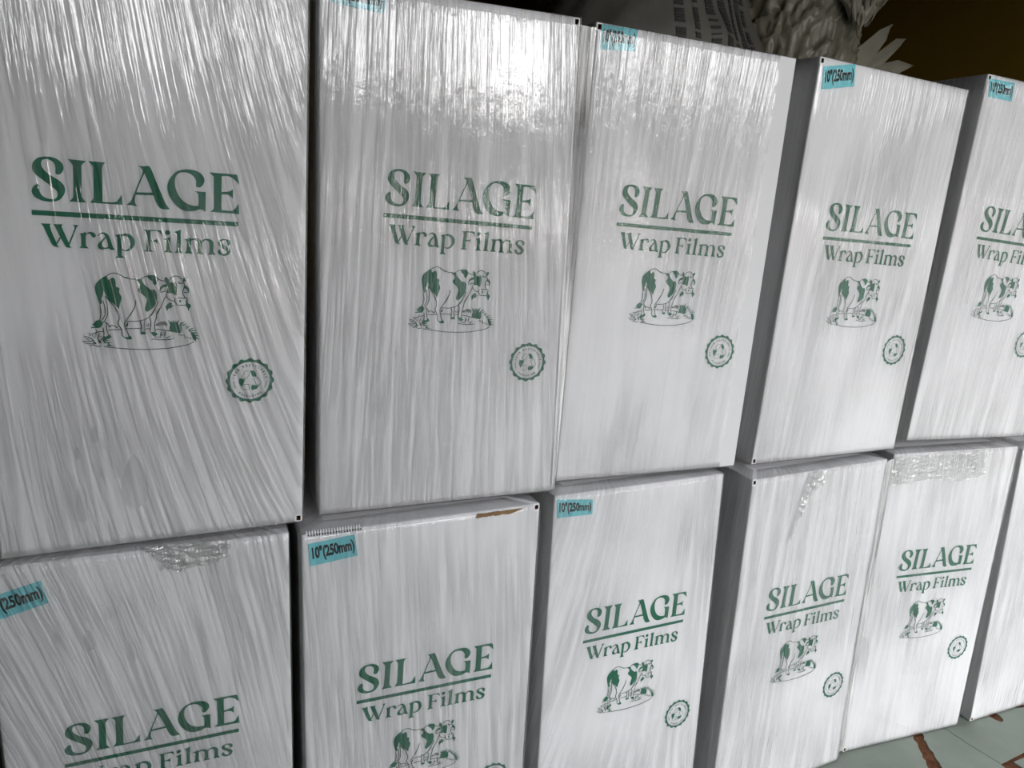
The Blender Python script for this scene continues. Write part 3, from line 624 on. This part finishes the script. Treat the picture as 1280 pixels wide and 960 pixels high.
for b in BOX:
    F = Front(b); x = F.x
    root = bpy.data.objects.new('silage_film_carton', None); C.objects.link(root); root.empty_display_size = .05; ROOT[b] = root
    root.location = (x[0], x[1], ZB if F.upper else 0); root.rotation_euler = (0, 0, x[2])
    tag(root, LAB[b], 'carton', 'upper row of film-wrapped silage cartons' if F.upper else 'lower row of film-wrapped silage cartons')
    link('cardboard_body', carton_body(F, NOTCH.get(b, [])), [M_card, M_kraft], root)
    t0, t1, hz, gl, cr = FP[b]; sd = list(BOX).index(b) + 1
    FM = film_mat('stretch_film_%s' % 'abcdefghijk'[sd-1], sd, hz, 1, gl, 0, .055, cr, CLING.get(b, ()))
    fs_ = link('stretch_film', film_shell(F, t0, t1, sd), FM, root, True)
    fs_['label'] = 'clear pleated stretch film'
    D = F.D
    if b != 'L6':
        title.build('title_print', M_ink, D, root)['label'] = 'green SILAGE lettering'
        rule.build('underline_print', M_ink, D, root)
        tagl.build('tagline_print', M_ink, D, root)['label'] = 'green Wrap Films lettering'
        cw_ = cow.build('cow_print', M_ink, D, root)
        cowl.build('cow_outline_print', M_line, lambda u, v: D(u, v, -.00065), cw_)
        bd = badge.build('recycling_badge_print', M_ink, D, root)
        btext.build('badge_lettering', M_line, lambda u, v: D(u, v, -.00065), bd)
    if b in STICKER:
        q = STICKER[b]; tl, tr, br, bl = q
        def at(s, t, w=-.0008):
            top = Vector(tl).lerp(Vector(tr), s); bot = Vector(bl).lerp(Vector(br), s); p = bot.lerp(top, t)
            return F.P(p.x, p.y, w)
        vs = []; fs = []; n = 10
        for w_ in (-.0004, -.0009):
            for j in (0, 1):
                for i in range(n + 1): vs.append(at(i / n, j, w_))
        m_ = n + 1
        for i in range(n):
            fs += [(2*m_+i, 2*m_+i+1, 3*m_+i+1, 3*m_+i), (i+1, i, m_+i, m_+i+1), (i, i+1, 2*m_+i+1, 2*m_+i), (3*m_+i, 3*m_+i+1, m_+i+1, m_+i)]
        fs += [(0, 2*m_, 3*m_, m_), (n, m_+n, 3*m_+n, 2*m_+n)]
        stk = link('size_sticker', mesh(vs, fs), M_teal, root); stk['label'] = 'blue sticker reading 10"(250mm)'
        tv = [at(.06 + .90 * (a - sx0) / (sx1 - sx0), .14 + .70 * (c - sy0) / (sy1 - sy0), -.00105) for a, c in st_v]
        lt = link('sticker_lettering', mesh(tv, st_f), M_black, stk)
    if b == 'L1':
        link('film_tail', crumple_patch(F, [(.146,.592),(.160,.5925),(.235,.5895),(.233,.566),(.185,.560),(.163,.562),(.166,.570)], 3), film_mat('film_tail_a', 21, .3, 1, .17, 0, .06, .0004), root, True)
    if b == 'L4':
        link('film_tail', crumple_patch(F, [(.118,.583),(.150,.584),(.152,.560),(.130,.552),(.118,.535),(.095,.470),(.088,.470),(.100,.520),(.108,.560)], 5), film_mat('film_tail_b', 22, .3, 1, .15, 0, .08, .0006), root, True)
    if b == 'L5':
        link('film_band', crumple_patch(F, [(.004,.583),(.215,.583),(.222,.535),(.160,.528),(.10,.538),(.0,.532)], 7, .0018, .0028), film_mat('film_tail_c', 23, .12, 1, .2, 0, .08, .001), root, True)
    if b == 'L2':
        te = Flat(); r2 = random.Random(7)
        a = []; c = []
        for i in range(25):
            u = .214 + .062 * i / 24; a.append((u, .5868 + r2.uniform(-.0006, .0006))); c.append((u, .5815 + r2.uniform(-.0009, .0009) + (.004 * max(0, (i - 18) / 6))))
        te.quads(a, c); te.build('torn_kraft_edge', M_kraft, lambda u, v: F.P(u, v, -.0026), root)['label'] = 'torn brown cardboard edge'
        pf = Flat()
        for i in range(20):
            u = .004 + .0032 * i; pf.poly([(u, .5862), (u + .0021, .5862), (u + .0016, .5905), (u + .0006, .5908)])
        pf.build('perforated_edge', M_card, lambda u, v: F.P(u, v, .0004), root)['label'] = 'white perforation teeth'
        ps = Flat()
        for i in range(20):
            u = .0062 + .0032 * i; ps.poly([(u, .5838), (u + .0013, .5838), (u + .0013, .5866), (u, .5866)])
        ps.build('painted_slot_shade', M_black, lambda u, v: F.P(u, v, -.0006), root)['label'] = 'row of black patches painted for the shade in the perforations'  # flat black quads stand in for shade between the teeth

def bridge(a, b, seed, name='film_bridge'):
    # film stretched across from one carton to the next
    A, B = Front(a), Front(b); rn = [o for o in bpy.data.objects if o.name.startswith('silage_film_carton')]
    def mat4(F): return Matrix.Translation((F.x[0], F.x[1], ZB if F.upper else 0)) @ Matrix.Rotation(F.x[2], 4, 'Z')
    ma, mb = mat4(A), mat4(B); inv = ma.inverted(); vs = []; uv = []; fs = []; nu, nv = 10, 60
    ha, hb = hexmap(a, A), hexmap(b, B)
    for j in range(nv + 1):
        v = .012 + .976 * j / nv
        p = ma @ (ha(.985, 0, v) + Vector((0, -.0024, 0))); q = mb @ (hb(0, 0, v) + Vector((-.001, -.0024, 0)))
        for i in range(nu + 1):
            t = i / nu; r = p.lerp(q, t); k = noise.noise(Vector((t * 3 + seed, v * 4, seed)))
            r.y += .0022 * k * math.sin(math.pi * t) + .004 * math.sin(math.pi * t); vs.append(inv @ r); uv.append((t * .03 + W * .9 + seed, v * H))
    for j in range(nv):
        for i in range(nu): k = j*(nu+1)+i; fs.append((k, k+1, k+nu+2, k+nu+1))
    me = mesh(vs, fs); ul = me.uv_layers.new(name='pleats')
    for p_ in me.polygons:
        for li in p_.loop_indices: ul.data[li].uv = uv[me.loops[li].vertex_index]
    o = link(name, me, film_mat('film_bridge_' + 'ab'[seed - 1], 30 + seed, 1.8, 1, .08, 0, .06, 0), ROOT[a], True)
    o['label'] = 'film stretched across to the next carton'
bridge('U2', 'U3', 1); bridge('L4', 'L5', 2)

# ---------------- bags behind ----------------
M_sack = bsdf('shade_dimmed_woven_sack', (.19, .185, .165), .7, .25, var=.15, vscale=9, bump=.006, bscale=9)  # pale sack with the dim light behind put into its colour
M_grey = bsdf('grey_brown_sack', (.14, .12, .095), .8, .2, var=.25, vscale=5, bump=.008, bscale=6)
M_poly = bsdf('shade_dimmed_polythene', (.34, .32, .25), .35, .5, var=.3, vscale=7, bump=.01, bscale=7)  # colour lowered to stand for the weak light at the back
M_pale = bsdf('pale_polythene', (.40, .38, .31), .3, .5, var=.15, vscale=9, bump=.006, bscale=12)
M_print = bsdf('faded_black_print', (.07, .07, .07), .8, .1)
def blob(name, m, cx, cy, prof, rx, ry, amp, fr, seed, parent=None, nu=96, nv=80, ridged=False, squash=None):
    """bag standing on the floor: prof = [(z, radius factor)...] from bottom to top"""
    vs = []; fs = []
    def pr(z):
        for (z0, r0), (z1, r1) in zip(prof, prof[1:]):
            if z <= z1: t = (z - z0) / (z1 - z0); t = t*t*(3-2*t); return r0 + (r1-r0)*t
        return prof[-1][1]
    z0, z1 = prof[0][0], prof[-1][0]
    for j in range(nv + 1):
        z = z0 + (z1-z0) * j / nv; r = pr(z)
        for i in range(nu):
            a = 2*math.pi*i/nu; p = Vector((math.cos(a)*r, math.sin(a)*r, z))
            q = p * fr + Vector((seed, seed*2, 0)); k = noise.fractal(q, 1.0, 2.0, 4)
            if ridged: k = (1 - 2.2*abs(noise.noise(q*1.3))) * .7 + .5*(1 - 2*abs(noise.noise(q*3.1))) * .6
            rr = 1 + amp * k / max(r, .25) if r > .01 else 1
            vs.append((cx + rx*p.x*rr, cy + ry*p.y*rr, z + (amp*.35*k if 0 < j < nv else 0)))
    for j in range(nv):
        for i in range(nu):
            k = (i+1) % nu; fs.append((j*nu+i, j*nu+k, (j+1)*nu+k, (j+1)*nu+i))
    fs.append(tuple(range(nu))[::-1]); fs.append(tuple(nv*nu+i for i in range(nu)))
    return link(name, mesh(vs, fs), m, parent, True)
# big printed sack
SX, SY, SR = 1.42, 2.15, .50
def sprof(z): return 1
prof_s = [(0, .82), (.15, 1.0), (1.2, 1.02), (1.55, .98), (1.78, .80), (1.92, .50), (2.0, .18), (2.02, .05)]
sk = blob('printed_sack', M_sack, SX, SY, prof_s, SR, .45, .05, 2.2, 3.0)
tag(sk, 'pale woven sack with curved lines of faded black print, behind the upper cartons', 'sack')
def on_sack(a, z, e=.006):
    def pr(z):
        for (z0, r0), (z1, r1) in zip(prof_s, prof_s[1:]):
            if z <= z1: t = (z - z0) / (z1 - z0); t = t*t*(3-2*t); return r0 + (r1-r0)*t
        return .05
    r = pr(z); p = Vector((math.cos(a)*r, math.sin(a)*r, z)); q = p*2.2 + Vector((3, 6, 0)); k = noise.fractal(q, 1.0, 2.0, 4)
    rr = 1 + .05*k/max(r, .25)
    return Vector((SX + SR*p.x*rr*(1+e/SR), SY + .45*p.y*rr*(1+e/SR), z + .05*.35*k + e*.5))
r4 = random.Random(11)
for row in range(7):
    pv = []; pf = []
    a0 = math.radians(-108 + row * 8.5); z = 1.50; hh = .040 if row not in (1, 4) else .022
    while z < 1.93:
        dz = r4.uniform(.007, .017)
        if r4.random() < .82:
            k = len(pv)
            for s_ in range(2):
                zz = z + dz*s_*.8
                for a_ in (a0 - hh, a0 + hh): pv.append(on_sack(a_ + (1.93 - zz)*.15, zz))
            pf.append((k, k+1, k+3, k+2))
        z += dz
    link('sack_print', mesh(pv, pf), M_print, sk)['label'] = 'faded black line of print'
# bag stuffed with plastic scrap
pb = blob('scrap_plastic_bag', M_poly, 2.26, 2.35, [(0, .8), (.2, 1), (1.5, 1.0), (1.9, .95), (2.25, .7), (2.4, .1)],   .29, .40, .12, 7.0, 8.0, None, 170, 190, True)
tag(pb, 'crumpled clear bag stuffed with plastic scrap, right of the printed sack', 'bag')
kn = blob('hanging_film_bunch', M_pale, 2.28, 1.86, [(1.70, .02), (1.76, .32), (1.86, .75), (2.0, 1.0), (2.2, .9), (2.35, .2)], .16, .13, .16, 8, 5.0, pb, 60, 50, True)
kn['label'] = 'paler bunch of film hanging down the bag'
gs = blob('grey_sack', M_grey, 1.80, 3.2, [(0, .85), (.2, 1), (1.5, 1.02), (1.9, .9), (2.15, .6), (2.3, .1)], .46, .40, .10, 2.4, 15.0)
tag(gs, 'grey brown slumped sack in shadow, left of the printed sack', 'sack')
# loose plastic strips sticking out
def strip(pts, wd, par):
    vs = []; fs = []
    for i, p in enumerate(pts):
        p = Vector(p); d = (Vector(pts[min(i+1, len(pts)-1)]) - Vector(pts[max(i-1, 0)])).normalized(); n_ = d.cross(Vector((0, -1, .2))).normalized()
        ww = wd * (1 - .96 * (i/(len(pts)-1))**2)
        vs += [p - n_*ww, p + Vector((0, -.012, 0)), p + n_*ww]
    for i in range(len(pts)-1):
        for k in (0, 1): fs.append((i*3+k, i*3+k+1, i*3+4+k, i*3+3+k))
    o = link('plastic_strip', mesh(vs, fs), M_pale, par); m_ = o.modifiers.new('s', 'SOLIDIFY'); m_.thickness = .003
    return o
for pts, wd in (([(2.35,2.0,1.55),(2.46,1.98,1.66),(2.54,1.97,1.75),(2.58,1.97,1.80)], .05), ([(2.42,2.0,1.56),(2.54,1.98,1.64),(2.64,1.97,1.73),(2.68,1.97,1.75)], .035),
                ([(2.40,1.99,1.52),(2.54,1.97,1.58),(2.66,1.96,1.63),(2.74,1.96,1.64)], .05), ([(2.42,1.98,1.48),(2.56,1.96,1.52),(2.68,1.95,1.53)], .05)):
    strip(pts, wd, pb)
